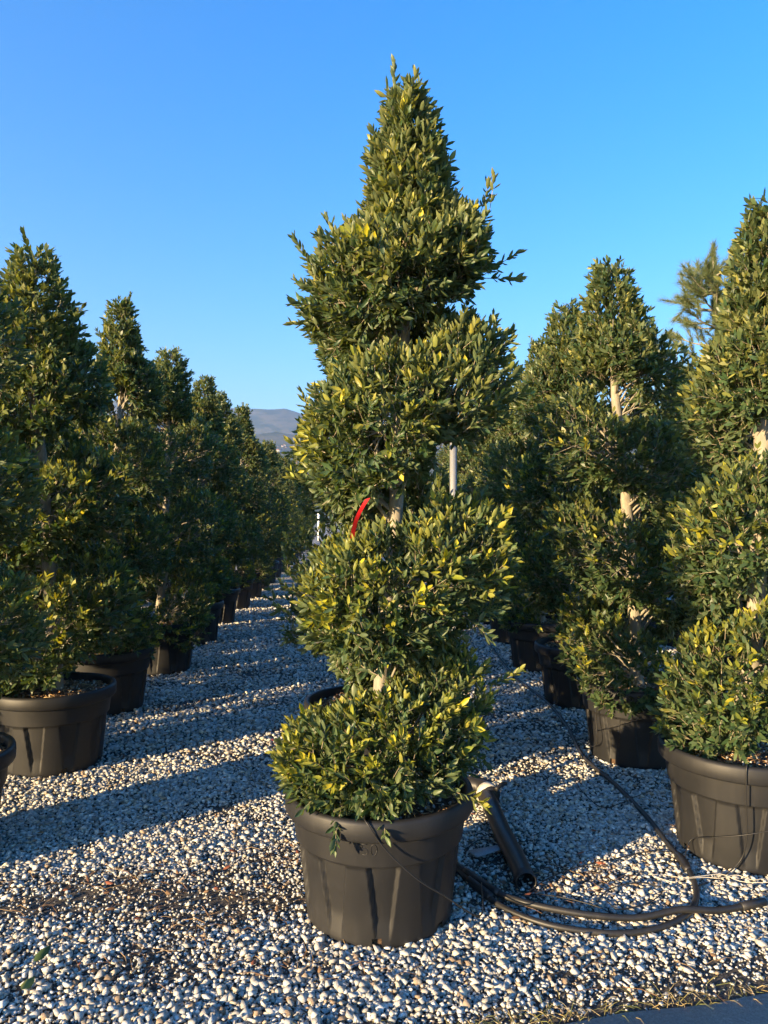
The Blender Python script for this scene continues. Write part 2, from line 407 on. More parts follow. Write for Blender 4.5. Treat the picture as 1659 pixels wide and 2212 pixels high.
def stone_cols(n):
    g = np.clip(rng.normal(0.51, 0.12, n), 0.2, 0.68)
    c = np.stack([g * 1.04, g, g * 0.90], 1)
    k = rng.uniform(size=n)
    c[k < 0.18] *= (0.84, 0.92, 1.0)                            # bluish grey
    c[(k > 0.18) & (k < 0.30)] *= (1.0, 0.92, 0.79)             # cream
    c[(k > 0.30) & (k < 0.35)] *= (0.7, 0.55, 0.42)             # brown
    return c
def stones_mesh(X, Y, r, SVx, Fx, zoff=0.25):
    n = len(X); k = SVx.shape[1]
    B = SVx[rng.integers(0, len(SVx), n)]
    sc = np.stack([rng.uniform(0.85, 1.35, n), rng.uniform(0.75, 1.1, n), rng.uniform(0.6, 0.95, n)], 1) * r[:, None]
    Vv = np.einsum('nij,nkj->nki', rand_rot(n), B * sc[:, None, :])
    Vv[:, :, 2] *= 0.66
    zz = r * zoff + rng.uniform(0, 1, n) ** 2 * r * 0.7
    Vv += np.stack([X, Y, zz], 1)[:, None, :]
    F = (np.arange(n)[:, None, None] * k + Fx[None]).reshape(-1, 3)
    C = np.repeat(stone_cols(n), k, 0)
    return Vv.reshape(-1, 3), F, C
A = stone_field(2.0, 5.0, 0.0176, 0.0117, -3.2, 3.2)
A2 = stone_field(2.1, 4.2, 0.0160, 0.0074, -2.6, 2.6)
Bq = stone_field(5.0, 7.2, 0.025, 0.0145, -2.9, 3.4)
Bq2 = stone_field(7.2, 9.6, 0.031, 0.0175, -2.9, 4.9)
Cq = stone_field(9.6, 17.0, 0.046, 0.024, -3.4, 3.6)
# the largest stones by the road are objects of their own
order = np.argsort(-(A[2] / A[1])); vis = [i for i in order if abs(A[0][i]) < 0.5 * A[1][i] and A[1][i] > 2.42 and road_side(A[0][i], A[1][i]) > 0.05][:300]
mask = np.ones(len(A[0]), bool); mask[vis] = False
acc = Acc()
for fld, mk, sv_, sf_ in ((A, mask, SVC, CUB_F), (A2, slice(None), SVO, OCT_F), (Bq, slice(None), SVC, CUB_F), (Bq2, slice(None), SVO, OCT_F), (Cq, slice(None), SVO, OCT_F)):
    v, f, c = stones_mesh(fld[0][mk], fld[1][mk], fld[2][mk], sv_, sf_); acc.v.append(v.astype(np.float32)); acc.t.append(f + acc.n); acc.c.append(c.astype(np.float32)); acc.n += len(v)
link('gravel', acc.mesh('gravel', STONE), kind='stuff', label='white and grey marble chippings spread over the ground', category='gravel')
sm = []
for i in range(24):
    v = SVC[i] * np.array((1.12, 0.95, 0.8)); cc = stone_cols(1)[0]
    sm.append(mesh_tris('stone', v, CUB_F, STONE, cc))
for i in vis:
    o = link('stone', sm[random.randrange(24)], ground, (float(A[0][i]), float(A[1][i]), float(A[2][i] * 0.55)))
    s = float(A[2][i]) * 1.0; o.scale = (s, s, s * 0.9); o.rotation_euler = (random.uniform(-.5, .5), random.uniform(-.5, .5), random.uniform(0, 6.28))

# ------------------------------------------------------------------ pot (shared meshes)
POT_H = 0.535
def wall_mesh():
    n = 360
    zs = np.concatenate([np.linspace(0.0, 0.335, 22), [0.342, 0.348, 0.36, 0.40, 0.44, 0.47, 0.485, 0.50]])
    V = np.zeros((len(zs), n, 3)); hole = np.zeros((len(zs), n), bool)
    for j, z in enumerate(zs):
        r0 = 0.306 + (0.362 - 0.306) * (z / 0.5)
        if z > 0.338: r0 += 0.010 + 0.004 * (z - 0.338) / 0.16
        for i in range(n):
            a = i / n * 2 * math.pi
            r = r0
            if z <= 0.338:
                m = (a / (2 * math.pi) * 10) % 1.0                # ten flutes that narrow downwards
                wv = 0.30 * (0.45 + 0.55 * z / 0.335)
                d = abs(m - 0.5)
                k = max(0, min(1, (wv - d) / 0.03))
                k = k * k * (3 - 2 * k)
                k *= max(0, min(1, (z - 0.03) / 0.09))
                r -= 0.019 * k
                if z < 0.012: r -= 0.008
            V[j, i] = (r * math.cos(a), r * math.sin(a), z)
            for ha in (-1.66, -0.72, 0.9, 2.4):
                da = (a - ha + math.pi) % (2 * math.pi) - math.pi
                if abs(da) < 0.062 and z < 0.046: hole[j, i] = True
    T = []
    for j in range(len(zs) - 1):
        for i in range(n):
            if hole[j, i] and zs[j + 1] < 0.05: continue
            a, b2 = j * n + i, j * n + (i + 1) % n
            T += [(a, b2, b2 + n), (a, b2 + n, a + n)]
    return mesh_tris('pot', V.reshape(-1, 3), T, POT, smooth=True)
POT_ME = wall_mesh()
v, t = lathe([(0.374, 0.452), (0.384, 0.449), (0.394, 0.453), (0.3995, 0.462), (0.401, 0.49), (0.400, 0.518), (0.3955, 0.529), (0.386, 0.5345), (0.374, 0.533), (0.366, 0.525), (0.362, 0.510), (0.355, 0.40)], 96)
RIM_ME = mesh_tris('rim', v, t, POT, smooth=True)
def soil_mesh():
    V = []; T = []; n = 72; rings = [0.0, 0.06, 0.12, 0.18, 0.23, 0.28, 0.315, 0.345, 0.3535]
    for r in rings:
        for i in range(n):
            a = i / n * 2 * math.pi; x, y = r * math.cos(a), r * math.sin(a)
            z = 0.482 + 0.016 * noise.noise((x * 9, y * 9, 1)) + 0.010 * noise.noise((x * 28, y * 28, 5)) + 0.03 * max(0, 1 - r / 0.3)
            V.append((x, y, z))
    for r, z in ((0.318, 0.40), (0.289, 0.12), (0.291, 0.012)):
        for i in range(n):
            a = i / n * 2 * math.pi; V.append((r * math.cos(a), r * math.sin(a), z))
    R_ = len(rings) + 3
    for j in range(R_ - 1):
        for i in range(n):
            a, b2 = j * n + i, j * n + (i + 1) % n
            T += [(a, a + n, b2 + n), (a, b2 + n, b2)]
    return mesh_tris('soil', V, T, SOIL, smooth=True)
SOIL_ME = soil_mesh()
def mulch_mesh():
    acc = Acc()
    for i in range(620):
        a = random.uniform(0, 6.283); r = 0.345 * math.sqrt(random.random()); x, y = r * math.cos(a), r * math.sin(a)
        z = 0.488 + 0.03 * max(0, 1 - r / 0.3) + 0.012 * noise.noise((x * 9, y * 9, 1)) + random.uniform(0, 0.008)
        k = random.random()
        if k < 0.45:                                            # bark chips and dry leaves
            c = random.choice([(0.25, 0.14, 0.07), (0.16, 0.085, 0.045), (0.36, 0.22, 0.11), (0.42, 0.29, 0.16)])
            vv, tt = box((0, 0, 0), (random.uniform(.008, .035), random.uniform(.005, .014), 0.003))
        elif k < 0.75:                                          # needles
            c = random.choice([(0.42, 0.27, 0.12), (0.5, 0.36, 0.18), (0.28, 0.16, 0.08)])
            vv, tt = box((0, 0, 0), (random.uniform(.03, .075), 0.002, 0.002))
        else:                                                   # pale grit
            c = stone_cols(1)[0] * 0.9; vv, tt = SV[random.randrange(40)] * random.uniform(.003, .009), ICO_F
        R3 = np.array(Matrix.Rotation(random.uniform(0, 6.28), 3, 'Z') @ Matrix.Rotation(random.uniform(-.5, .5), 3, 'X') @ Matrix.Rotation(random.uniform(-.35, .35), 3, 'Y'))
        acc.add(vv @ R3.T + np.array((x, y, z)), tt, c)
    return acc.mesh('mulch', MULCH)
MULCH_ME = mulch_mesh()
def make_pot(parent, rz):
    p = link('pot', POT_ME, parent); p.rotation_euler.z = rz
    link('rim', RIM_ME, p)
    s = link('soil', SOIL_ME, parent); s.rotation_euler.z = rz * 2.1
    m = link('mulch', MULCH_ME, s, kind='stuff')
    return p

# ------------------------------------------------------------------ spiral-clipped trees
YOUNG_LIT = np.array([(0.46, 0.41, 0.026), (0.34, 0.335, 0.028), (0.52, 0.45, 0.030), (0.26, 0.285, 0.032)])  # new-growth colours, brightened and yellowed to stand in for sunlit leaves
OLD = np.array([(0.046, 0.088, 0.036), (0.060, 0.105, 0.042), (0.080, 0.120, 0.046), (0.050, 0.088, 0.042), (0.110, 0.142, 0.055)])
LEAF8_V = np.array([(0, 0, 0), (.30, .43, 0), (.30, -.43, 0), (.68, .40, 0), (.68, -.40, 0), (1, 0, 0), (.30, 0, -1), (.68, 0, -1)])
LEAF8_T = np.array([(0, 6, 1), (0, 2, 6), (1, 6, 7), (1, 7, 3), (6, 2, 4), (6, 4, 7), (3, 7, 5), (7, 4, 5)])
LEAF4_V = np.array([(0, 0, 0), (.32, .43, 0), (.32, -.43, 0), (.68, .38, 0), (.68, -.38, 0), (1, 0, 0)])
LEAF4_T = np.array([(0, 2, 1), (1, 2, 4), (1, 4, 3), (3, 4, 5)])
def norm(a): return a / (np.linalg.norm(a, axis=-1, keepdims=True) + 1e-9)
def leaves_mesh(P, d, nrm, L, W, C, lod):
    LV, LT = (LEAF8_V, LEAF8_T) if lod == 0 else (LEAF4_V, LEAF4_T)
    d = norm(d); s = norm(np.cross(nrm, d)); u = np.cross(d, s)
    x = LV[:, 0][None, :, None] * L[:, None, None] * d[:, None, :]
    y = LV[:, 1][None, :, None] * W[:, None, None] * s[:, None, :]
    if lod == 0: zc = LV[:, 2] * 0.10 - 0.0 + (LV[:, 0] ** 2) * -0.35
    else: zc = (LV[:, 0] ** 2) * -0.30
    z = zc[None, :, None] * W[:, None, None] * u[:, None, :] * np.where(LV[:, 2] < 0, 2.0, 1.0)[None, :, None]
    V = P[:, None, :] + x + y + z
    n = len(P); k = len(LV)
    F = (np.arange(n)[:, None, None] * k + LT[None]).reshape(-1, 3)
    return V.reshape(-1, 3), F, np.repeat(C, k, 0)

def smooth_noise(seed):
    r = np.random.default_rng(seed); K = r.normal(0, 1, (7, 3)) * 5.5; ph = r.uniform(0, 6.28, 7)
    return lambda P: np.sin(P @ K.T + ph).mean(1) * 1.8

class Tree:
    """one spiral-clipped tree: trunk, branches and leafy crown, in metres from the pot's foot"""
    def __init__(s, seed, trunk, zs, pitch, t0, t1, R, h, cone, hand=1, a0=0.0, zfun=None, carve=None, lod=1, shoots=3600, leafL=0.05, extra=(), strays=26, young_lit=0.3, tr=0.034):
        s.r = np.random.default_rng(seed); s.seed = seed; r = s.r
        tz = np.array([p[2] for p in trunk]); tx = np.array([p[0] for p in trunk]); ty = np.array([p[1] for p in trunk])
        s.axis = lambda z: np.stack([np.interp(z, tz, tx), np.interp(z, tz, ty), z], -1)
        zfun = zfun or (lambda q: zs - pitch * q)
        nz = smooth_noise(seed + 5)
        # ---- surface samples of the spiral
        n_sp = int(shoots * 0.80); n_co = shoots - n_sp
        t = r.uniform(t0, t1, n_sp * 2); Rt = np.interp(t, *R)
        keep = r.uniform(size=len(t)) < Rt / max(R[1]); t = t[keep][:n_sp]; n_sp = len(t)
        Rt = np.interp(t, *R); ht = np.interp(t, *h)
        az = a0 - hand * t * 2 * math.pi
        zc = zfun(t)
        phi = r.uniform(-1.75, 1.75, n_sp)
        endt = np.clip(np.minimum((t - t0), (t1 - t)) / 0.12, 0.25, 1)
        ht = ht * endt ** 0.5
        rad_dir = np.stack([np.cos(az), np.sin(az), 0 * az], -1)
        lump = 1 + 0.20 * nz(np.stack([np.cos(az) * Rt, np.sin(az) * Rt, zc], -1) * 2.2)
        depth = np.where(r.uniform(size=n_sp) < 0.60, r.uniform(0.86, 1.07, n_sp), np.sqrt(r.uniform(0.06, 0.9, n_sp)))
        a_ = Rt * 0.52; rc = Rt * 0.48
        cp, sp = np.cos(phi), np.sin(phi)
        sq = (np.abs(cp) ** 2.4 + np.abs(sp) ** 2.4) ** (-1 / 2.4)           # clipped: flatter top and side
        rr = (rc + a_ * cp * sq * depth) * lump; zz = zc + ht * sp * sq * depth * lump
        P1 = s.axis(zz) + rad_dir * rr[:, None]
        n1 = norm(rad_dir * (cp / a_)[:, None] + np.array((0, 0, 1.0)) * (sp / ht)[:, None])
        # ---- the top cone
        z0, z1, prof = cone
        zk = z0 + (z1 - z0) * (1 - np.sqrt(1 - r.uniform(0, 0.985, n_co)))
        rk = np.interp((zk - z0) / (z1 - z0), *prof); azk = r.uniform(0, 6.283, n_co)
        dk = np.where(r.uniform(size=n_co) < 0.65, r.uniform(.88, 1.0, n_co), np.sqrt(r.uniform(0.02, .8, n_co)))
        rd = np.stack([np.cos(azk), np.sin(azk), 0 * azk], -1)
        P2 = s.axis(zk) + rd * (rk * dk * (1 + 0.20 * nz(np.stack([np.cos(azk) * .6, np.sin(azk) * .6, zk * 1.6], -1))))[:, None]
        n2 = norm(rd + np.array((0, 0, 0.45)))
        P = np.concatenate([P1, P2]); nn = np.concatenate([n1, n2]); dep = np.concatenate([depth, dk])
        if carve is not None:                                   # clipped-out notch
            lo, hi = np.array(carve[0]), np.array(carve[1])
            Q = P + r.normal(0, .012, P.shape); kp = ~((Q > lo) & (Q < hi)).all(1); P, nn, dep = P[kp], nn[kp], dep[kp]
        n = len(P)
        up = np.array((0, 0, 1.0))
        d = norm(nn * 0.9 + up * r.uniform(0.25, 0.95, n)[:, None] + r.normal(0, 0.38, (n, 3)))
        Ls = r.uniform(0.04, 0.115, n) * np.where(dep > .88, 1.0, 1.1)
        # ---- long stray shoots
        k = r.choice(np.where(dep > 0.9)[0], strays, replace=False)
        Ls[k] = r.uniform(0.12, 0.24, strays); d[k] = norm(nn[k] * 0.8 + up * r.uniform(0.1, 1.2, strays)[:, None] + r.normal(0, .25, (strays, 3)))
        # extra strays: base point, direction, length
        if len(extra):
            P = np.concatenate([P, [e[0] for e in extra]]); d = np.concatenate([d, norm(np.array([e[1] for e in extra], dtype=float))])
            Ls = np.concatenate([Ls, [e[2] for e in extra]]); dep = np.concatenate([dep, np.ones(len(extra))]); nn = np.concatenate([nn, d[-len(extra):]])
            n = len(P)
        base = P - d * (Ls * 0.5)[:, None]
        base[n - len(extra):] = P[n - len(extra):]
        tip = base + d * Ls[:, None]
        bend = norm(r.normal(0, 1, (n, 3)) + up * 0.8) * (Ls * 0.10)[:, None]
        # ---- leaves along the shoots, in opposite pairs
        Ps, Ds, Ns, Lf, Wf, Cf, Tf = [], [], [], [], [], [], []
        cnt = np.maximum(3, (Ls / 0.0155).astype(int))
        side = norm(np.cross(d, norm(r.normal(size=(n, 3))))); side2 = np.cross(d, side)
        yng_lit = (r.uniform(size=n) < young_lit) & (dep > 0.86) & (nn[:, 2] > -0.35)  # outer shoots that get the new-growth and painted sunlit colours
        for j in range(cnt.max()):
            m = cnt > j
            f = (j + 0.6 * r.uniform(size=m.sum())) / cnt[m]
            pos = base[m] + (tip - base)[m] * f[:, None] + bend[m] * (np.sin(f * math.pi))[:, None]
            for sg in (1, -1):
                sd = (side if j % 2 else side2)[m] * sg
                w = r.uniform(0.35, 0.85, m.sum()) * np.where(f > .8, 0.45, 1.0)
                ld = norm(d[m] + sd * w[:, None] + r.normal(0, 0.22, (m.sum(), 3)) + up * 0.12)
                nr = norm(d[m] * 0.9 - sd * 0.35 + r.normal(0, 0.3, (m.sum(), 3)) + up * 0.35)
                L = leafL * np.clip(np.exp(r.normal(0, 0.20, m.sum())), .6, 1.3) * np.where(f > 0.9, 0.85, 1.0)
                Wd = L * r.uniform(0.34, 0.46, m.sum())
                oc = OLD[r.integers(0, len(OLD), m.sum())]; yc = YOUNG_LIT[r.integers(0, len(YOUNG_LIT), m.sum())]; hy = np.clip((pos[:, 2:3] - 1.9) / 1.1, 0, .62); yc = yc * (1 - hy) + np.array((0.24, 0.245, 0.115)) * hy
                ky = np.where(yng_lit[m], np.clip((f - 0.25) * 1.6, 0, 1), 0) * r.uniform(0.4, 1, m.sum())
                c = oc * (1 - ky[:, None]) + yc * ky[:, None]
                c *= r.uniform(0.8, 1.2, (m.sum(), 1))
                Ps.append(pos); Ds.append(ld); Ns.append(nr); Lf.append(L); Wf.append(Wd); Cf.append(c); Tf.append(dep[m] + f)
        s.P = np.concatenate(Ps); s.D = np.concatenate(Ds); s.Nn = np.concatenate(Ns); s.L = np.concatenate(Lf); s.W = np.concatenate(Wf); s.C = np.concatenate(Cf); s.T = np.concatenate(Tf)
        s.lod = lod
        # ---- twigs: one three-sided stalk per shoot
        acc = Acc(); tw = dep > 0.6
        q1 = (base - d * 0.02)[tw]; q2 = (base + (tip - base) * 0.95 + bend * 0.2)[tw]; qm = (base + (tip - base) * .5 + bend)[tw]; side, side2 = side[tw], side2[tw]
        a3 = np.arange(3) / 3 * 2 * math.pi
        ring = lambda q, rad: q[:, None, :] + rad * (np.cos(a3)[None, :, None] * side[:, None, :] + np.sin(a3)[None, :, None] * side2[:, None, :])
        Vt = np.concatenate([ring(q1, 0.0019), ring(qm, 0.0016), ring(q2, 0.0009)], 1).reshape(-1, 3)
        Tt = []
        for lv in (0, 3):
            for e in range(3):
                a, b2 = lv + e, lv + (e + 1) % 3; Tt += [(a, b2, b2 + 3), (a, b2 + 3, a + 3)]
        Ft = (np.arange(len(q1))[:, None, None] * 9 + np.array(Tt)[None]).reshape(-1, 3)
        acc.add(Vt, Ft)
        s.twig_me = acc.mesh('twigs', TWIG)
        # ---- branches from the trunk into the spiral
        acc = Acc()
        nb = 95
        for q in np.linspace(t0 + .02, t1 - .04, nb):
            z = float(zfun(q)); az1 = a0 - hand * q * 2 * math.pi + r.normal(0, 0.25)
            Rr = np.interp(q, *R); za = max(0.56, z - r.uniform(0.10, 0.30))
            A0 = s.axis(np.array(za)); rdv = np.array((math.cos(az1), math.sin(az1), 0))
            B0 = s.axis(np.array(z)) + rdv * Rr * 0.45 + np.array((0, 0, r.uniform(-.14, .02))) + r.normal(0, .02, 3)
            C0 = s.axis(np.array(z)) + rdv * Rr * r.uniform(.65, .85) + np.array((0, 0, r.uniform(-.14, .16))) + r.normal(0, .03, 3)
            v, tt = tube(catmull([A0, A0 * .5 + B0 * .5 + r.normal(0, .012, 3), B0, C0], 3), np.linspace(r.uniform(0.006, 0.011), 0.0022, 10), 5, False); acc.add(v, tt)
            for e in range(2):
                E0 = B0 + rdv * Rr * 0.30 + r.normal(0, 0.05, 3); v, tt = tube(catmull([B0, B0 * .5 + E0 * .5 + r.normal(0, .012, 3), E0], 2), np.linspace(.004, .0016, 5), 4, False); acc.add(v, tt)
        for z in np.linspace(z0, z1 - .12, 22):
            A0 = s.axis(np.array(z - .06)); rdv = r.normal(0, 1, 3); rdv[2] = abs(rdv[2]) * .4; rdv /= np.linalg.norm(rdv)
            v, tt = tube(catmull([A0, A0 + rdv * .04, A0 + rdv * np.interp((z - z0) / (z1 - z0), *prof) * .6 + up * .03], 3), np.linspace(.006, .0018, 7), 4, False); acc.add(v, tt)
        s.branch_me = acc.mesh('branches', BARK, True)
        # ---- trunk
        zt = np.concatenate([[0.42, 0.50, 0.56], np.linspace(0.64, z1 - .22, 46)])
        cpath = s.axis(zt); wob = smooth_noise(seed + 9)
        cpath[:, 0] += 0.007 * wob(np.stack([zt, zt * 0, zt * 0 + 1], -1)); cpath[:, 1] += 0.007 * wob(np.stack([zt * 0, zt, zt], -1))
        rad = np.interp(zt, [0.42, 0.5, 0.62, 1.2, 2.3, 3.0, 3.6], [tr * 1.55, tr * 1.35, tr * 1.1, tr, tr * .82, tr * .5, tr * .1])
        rad *= 1 + 0.09 * wob(np.stack([zt * 4, zt * 0, zt * 3], -1))
        v, tt = tube(cpath, rad, 12); acc = Acc(); acc.add(v, tt)
        for _ in range(9):                                      # pruning knots
            z = r.uniform(0.7, 2.4); c0 = s.axis(np.array(z)); az1 = r.uniform(0, 6.28); rdv = np.array((math.cos(az1), math.sin(az1), .5))
            v, tt = tube([c0, c0 + rdv * tr * .9, c0 + rdv * tr * 1.25], [tr * .5, tr * .4, tr * .28], 7); acc.add(v, tt)
        s.trunk_me = acc.mesh('trunk', BARK, True)
    def crown_mesh(s, mask=None):
        m = slice(None) if mask is None else mask
        v, f, c = leaves_mesh(s.P[m], s.D[m], s.Nn[m], s.L[m], s.W[m], s.C[m], s.lod)
        return mesh_tris('crown', v, f, LEAF, c)

def place_tree(tr, xy, rz, label, group, scale=1.0, zs=1.0, crown_me=None, category='tree', pot_rz=None):
    root = link('potted_spiral_tree', None, None, (xy[0], xy[1], 0), label=label, category=category)
    if group: root['group'] = group
    root.empty_display_size = 0.3
    make_pot(root, random.uniform(0, 6.28) if pot_rz is None else pot_rz)
    tk = link('trunk', tr.trunk_me, root); br = link('branches', tr.branch_me, tk)
    cr = link('crown', crown_me or tr.crown_me, root, kind='stuff'); tw = link('twigs', tr.twig_me, cr)
    for o in (tk, cr): o.rotation_euler.z = rz; o.scale = (scale, scale, zs); o.location.z = 0.49 * (1 - zs)
    return root, cr

def z_main(q): return np.interp(q, [-.42, 0, .25, .5, .75, 1, 1.25, 1.5, 1.75, 2, 2.25, 2.5, 2.75, 3, 3.25, 3.5, 3.65],
                                [2.98, 2.82, 2.67, 2.61, 2.44, 2.26, 2.045, 2.0, 1.75, 1.505, 1.35, 1.315, 1.10, .865, .727, .65, .60])
PI = math.pi
# the tree by the road: measured from the photograph (x to the right, y away, z up; spiral runs down right > front > left)
def at(xd, yd, D=3.17): return np.array(((xd - 829.5) / FD * D - MAIN[0], D - MAIN[1], CAM_H + (1110 - yd) / FD * D))
extras = [(at(700, 600), (-.55, -.1, .75), .22), (at(730, 570), (-.25, -.2, .9), .2), (at(715, 715), (-.9, -.1, .12), .17), (at(690, 940), (-.35, -.2, .9), .2), (at(1050, 590), (.75, -.1, .45), .17),
          (at(1050, 790), (.55, -.1, .7), .19), (at(1050, 1480), (.75, -.3, .45), .17), (at(1055, 600), (.8, .0, .0), .14), (at(1040, 1180), (.7, -.3, .4), .14), (at(860, 215), (-.1, 0, 1), .16), (at(890, 220), (.2, 0, 1), .13),
          (at(740, 1740, 2.86), (-.1, -.55, -.6), .16), (at(950, 1700, 2.9), (.8, -.35, -.25), .2), (at(820, 1740, 2.84), (.1, -.5, -.4), .13), (at(1000, 1330, 2.95), (.6, -.4, -.5), .16), (at(700, 1700, 2.9), (-.4, -.5, -.3), .13),
          (at(1060, 440), (.1, 0, 1), .12), (at(1040, 450), (.2, 0, .9), .12), (at(690, 1050), (-.9, -.1, .25), .14), (at(670, 1000), (-.7, -.2, .7), .13), (at(770, 530), (-.4, -.3, .8), .12), (at(1010, 690), (.1, -.1, 1), .12), (at(1085, 870), (.9, 0, .3), .13)]
main = Tree(101, [(0.0, 0, .4), (-.005, 0, .6), (.01, -.01, .96), (.062, -.02, 1.67), (.10, -.01, 2.34), (.12, 0, 3.0), (.125, 0, 3.62)], 2.80, 0.648, -.42, 3.62,
            ([-.5, 0, .5, 1, 1.3, 1.5, 1.7, 2, 2.5, 3, 3.7], [.26, .35, .345, .41, .385, .325, .36, .41, .38, .405, .36]), ([-.5, 0, .5, 1, 1.4, 2, 2.5, 3, 3.7], [.15, .175, .19, .235, .25, .21, .24, .24, .12]),
            (2.72, 3.57, ([0, .2, .5, .75, 1], [.19, .185, .165, .10, .035])), 1, 0.0, z_main, ((.215, -1, 1.72), (.40, 1, 1.985)), 0, 6000, 0.045, extras, 85, 0.60, 0.031)
n_main = len(main.P)
# the 300 leaves that show largest are objects of their own
camp = np.array((0 - MAIN[0], 0 - MAIN[1], CAM_H))
vw = norm(camp - main.P); fn = norm(np.cross(np.cross(main.D, main.Nn), main.D))
score = main.L * main.W * np.abs((vw * fn).sum(1)) * np.where((main.P[:, 1] < -0.12) & (main.T > 1.35), 1, 0.02)
big = np.argsort(-score)[:300]
mk = np.ones(n_main, bool); mk[big] = False
main.crown_me = main.crown_mesh(mk)
root, crown_main = place_tree(main, MAIN, 0, 'tall spiral-clipped evergreen in black pot with a red ribbon on one twig', None, crown_me=main.crown_me, pot_rz=math.radians(3))
pot_main = [o for o in root.children if o.name.startswith('pot')][0]
acc = Acc()
def on_wall(u, w):
    z = 0.392 + w; a = math.radians(-100) + u / 0.366 - math.radians(3)
    rr_ = 0.306 + 0.056 * (z / 0.5) + 0.010 + 0.004 * (z - 0.338) / 0.16 + 0.0004
    return (rr_ * math.cos(a), rr_ * math.sin(a), z)
five = [(.020, .046), (.002, .046), (.0, .027), (.012, .030), (.021, .022), (.021, .010), (.012, .002), (.0, .005)]
zero = [(.045 + .012 * math.cos(q), .024 + .022 * math.sin(q)) for q in np.linspace(0, 2 * PI, 16)]
for st in (five, zero):
    v, t = tube([on_wall(u, w) for u, w in st], 0.0018, 6); acc.add(v, t)
link('embossed_number', acc.mesh('embossed_number', POT, True), pot_main)
leaf_mes = []
for i in range(10):
    cc = (YOUNG_LIT[i % 4] * (0.85 + 0.05 * i)) if i < 6 else OLD[i % 5] * 1.1
    V = LEAF8_V * np.array((1, 1, .2)) + np.stack([0 * LEAF8_V[:, 0], 0 * LEAF8_V[:, 0], -0.35 * LEAF8_V[:, 0] ** 2], 1)
    leaf_mes.append(mesh_tris('leaf', V, LEAF8_T, LEAF, cc))
for i in big:
    d = norm(main.D[i]); sx = norm(np.cross(main.Nn[i], d)); u = np.cross(d, sx)
    o = link('leaf', leaf_mes[random.randrange(6) if main.C[i][0] > 0.1 else 6 + random.randrange(4)], crown_main)
    L, W = float(main.L[i]), float(main.W[i])
    o.matrix_local = Matrix(((d[0] * L, sx[0] * W, u[0] * W, main.P[i][0]), (d[1] * L, sx[1] * W, u[1] * W, main.P[i][1]), (d[2] * L, sx[2] * W, u[2] * W, main.P[i][2]), (0, 0, 0, 1)))

def variant(seed, zs, pitch, hand, lean, lod=1, shoots=3700, R0=.49, topR=.21, conez=2.7, leafL=.047, young_lit=.46, tr=.036, a0=0.0, top=3.6, hfac=0.365, strays=75):
    r = np.random.default_rng(seed)
    lx, ly = lean
    nt_ = (zs - 0.62) / pitch
    t = Tree(seed, [(0, 0, .4), (.01, 0, .7), (lx * .3 + r.normal(0, .02), ly * .3, 1.2), (lx * .5, ly * .5 + r.normal(0, .02), 1.9), (lx * .8 + r.normal(0, .015), ly * .8, 2.6), (lx, ly, 3.7)], zs, pitch, -.4, nt_ + .12,
             ([-.5, 0, 1, nt_ * .6, nt_], [topR * 1.35, R0 * .86, R0, R0 * 1.02, R0 * .92]), ([-.5, 0, 1, nt_], [pitch * hfac * .75, pitch * hfac * .9, pitch * hfac, pitch * hfac]),
             (conez, top, ([0, .25, .55, .8, 1], [topR, topR * .97, topR * .78, topR * .45, .03])), hand, a0, None, None, lod, shoots, leafL, (), strays, young_lit, tr)
    t.crown_me = t.crown_mesh(); return t
# variants shared by the rows
VAR = [variant(201, 2.66, 0.78, 1, (.12, .05)), variant(202, 2.58, 0.74, -1, (-.10, .10)), variant(203, 2.74, 0.84, 1, (.02, -.14), R0=.53), variant(204, 2.62, 0.70, -1, (.16, 0), R0=.46, topR=.18)]
TREE_R0 = variant(301, 2.30, 0.775, 1, (.19, .02), 1, 4800, .375, .19, 2.5, .045, .56, .046, a0=PI, top=3.40, hfac=.37)
TREE_L1 = variant(302, 2.62, 0.74, 1, (-.14, .05), 1, 4200, .49, .27, 2.55, .050, .55, .04, a0=0.5, top=3.62, hfac=.36)

ORD = ['first', 'second', 'third', 'fourth', 'fifth', 'sixth', 'seventh', 'eighth', 'ninth', 'tenth', 'eleventh', 'twelfth']
place_tree(VAR[2], C2, 2.2, 'spiral-clipped evergreen in black pot hidden directly behind the red-ribboned tree', None, 1.0, 0.99)
for i, xy in enumerate(LROW):
    if i < 12: lab = f'spiral evergreen in black pot, {ORD[i]} from the road in the long shaded row'
    else: lab = 'small distant spiral evergreen at the far end of the long shaded row'
    tr = TREE_L1 if i == 1 else VAR[(i * 3 + 1) % 4]
    rz = 0.0 if i == 1 else [0.6, 0, 1.1, 2.6, 4.0, 5.3, 0.3, 3.3][i % 8] + 0.37 * (i // 8)
    s = 1.06 + 0.05 * math.sin(i * 2.3)
    place_tree(tr, xy, rz, lab, 'potted spiral trees in the row left of the lane', s, [1.0, 1.0, 1.03, 1.0, 1.0, 1.02, 1.04, 0.99][i % 8])
for i, xy in enumerate(RROW):
    lab = f'spiral evergreen in black pot, {ORD[i]} from the road in the row beside the hose'
    tr = TREE_R0 if i == 0 else VAR[(i * 3 + 2) % 4]
    rz = 0.0 if i == 0 else [0, 0.4, 2.9, 4.6, 1.3, 5.5, 3.6, 0.9, 2.1, 4.2][i]
    place_tree(tr, xy, rz, lab, 'potted spiral trees in the row beside the hose', (1.0 if i == 0 else 1.13 + 0.05 * math.sin(i * 1.7 + .5)), [1.0, .985, 1.02, 1.02, 1.03, .98, 1.0, 1.02, 1.0, 1.0][i])
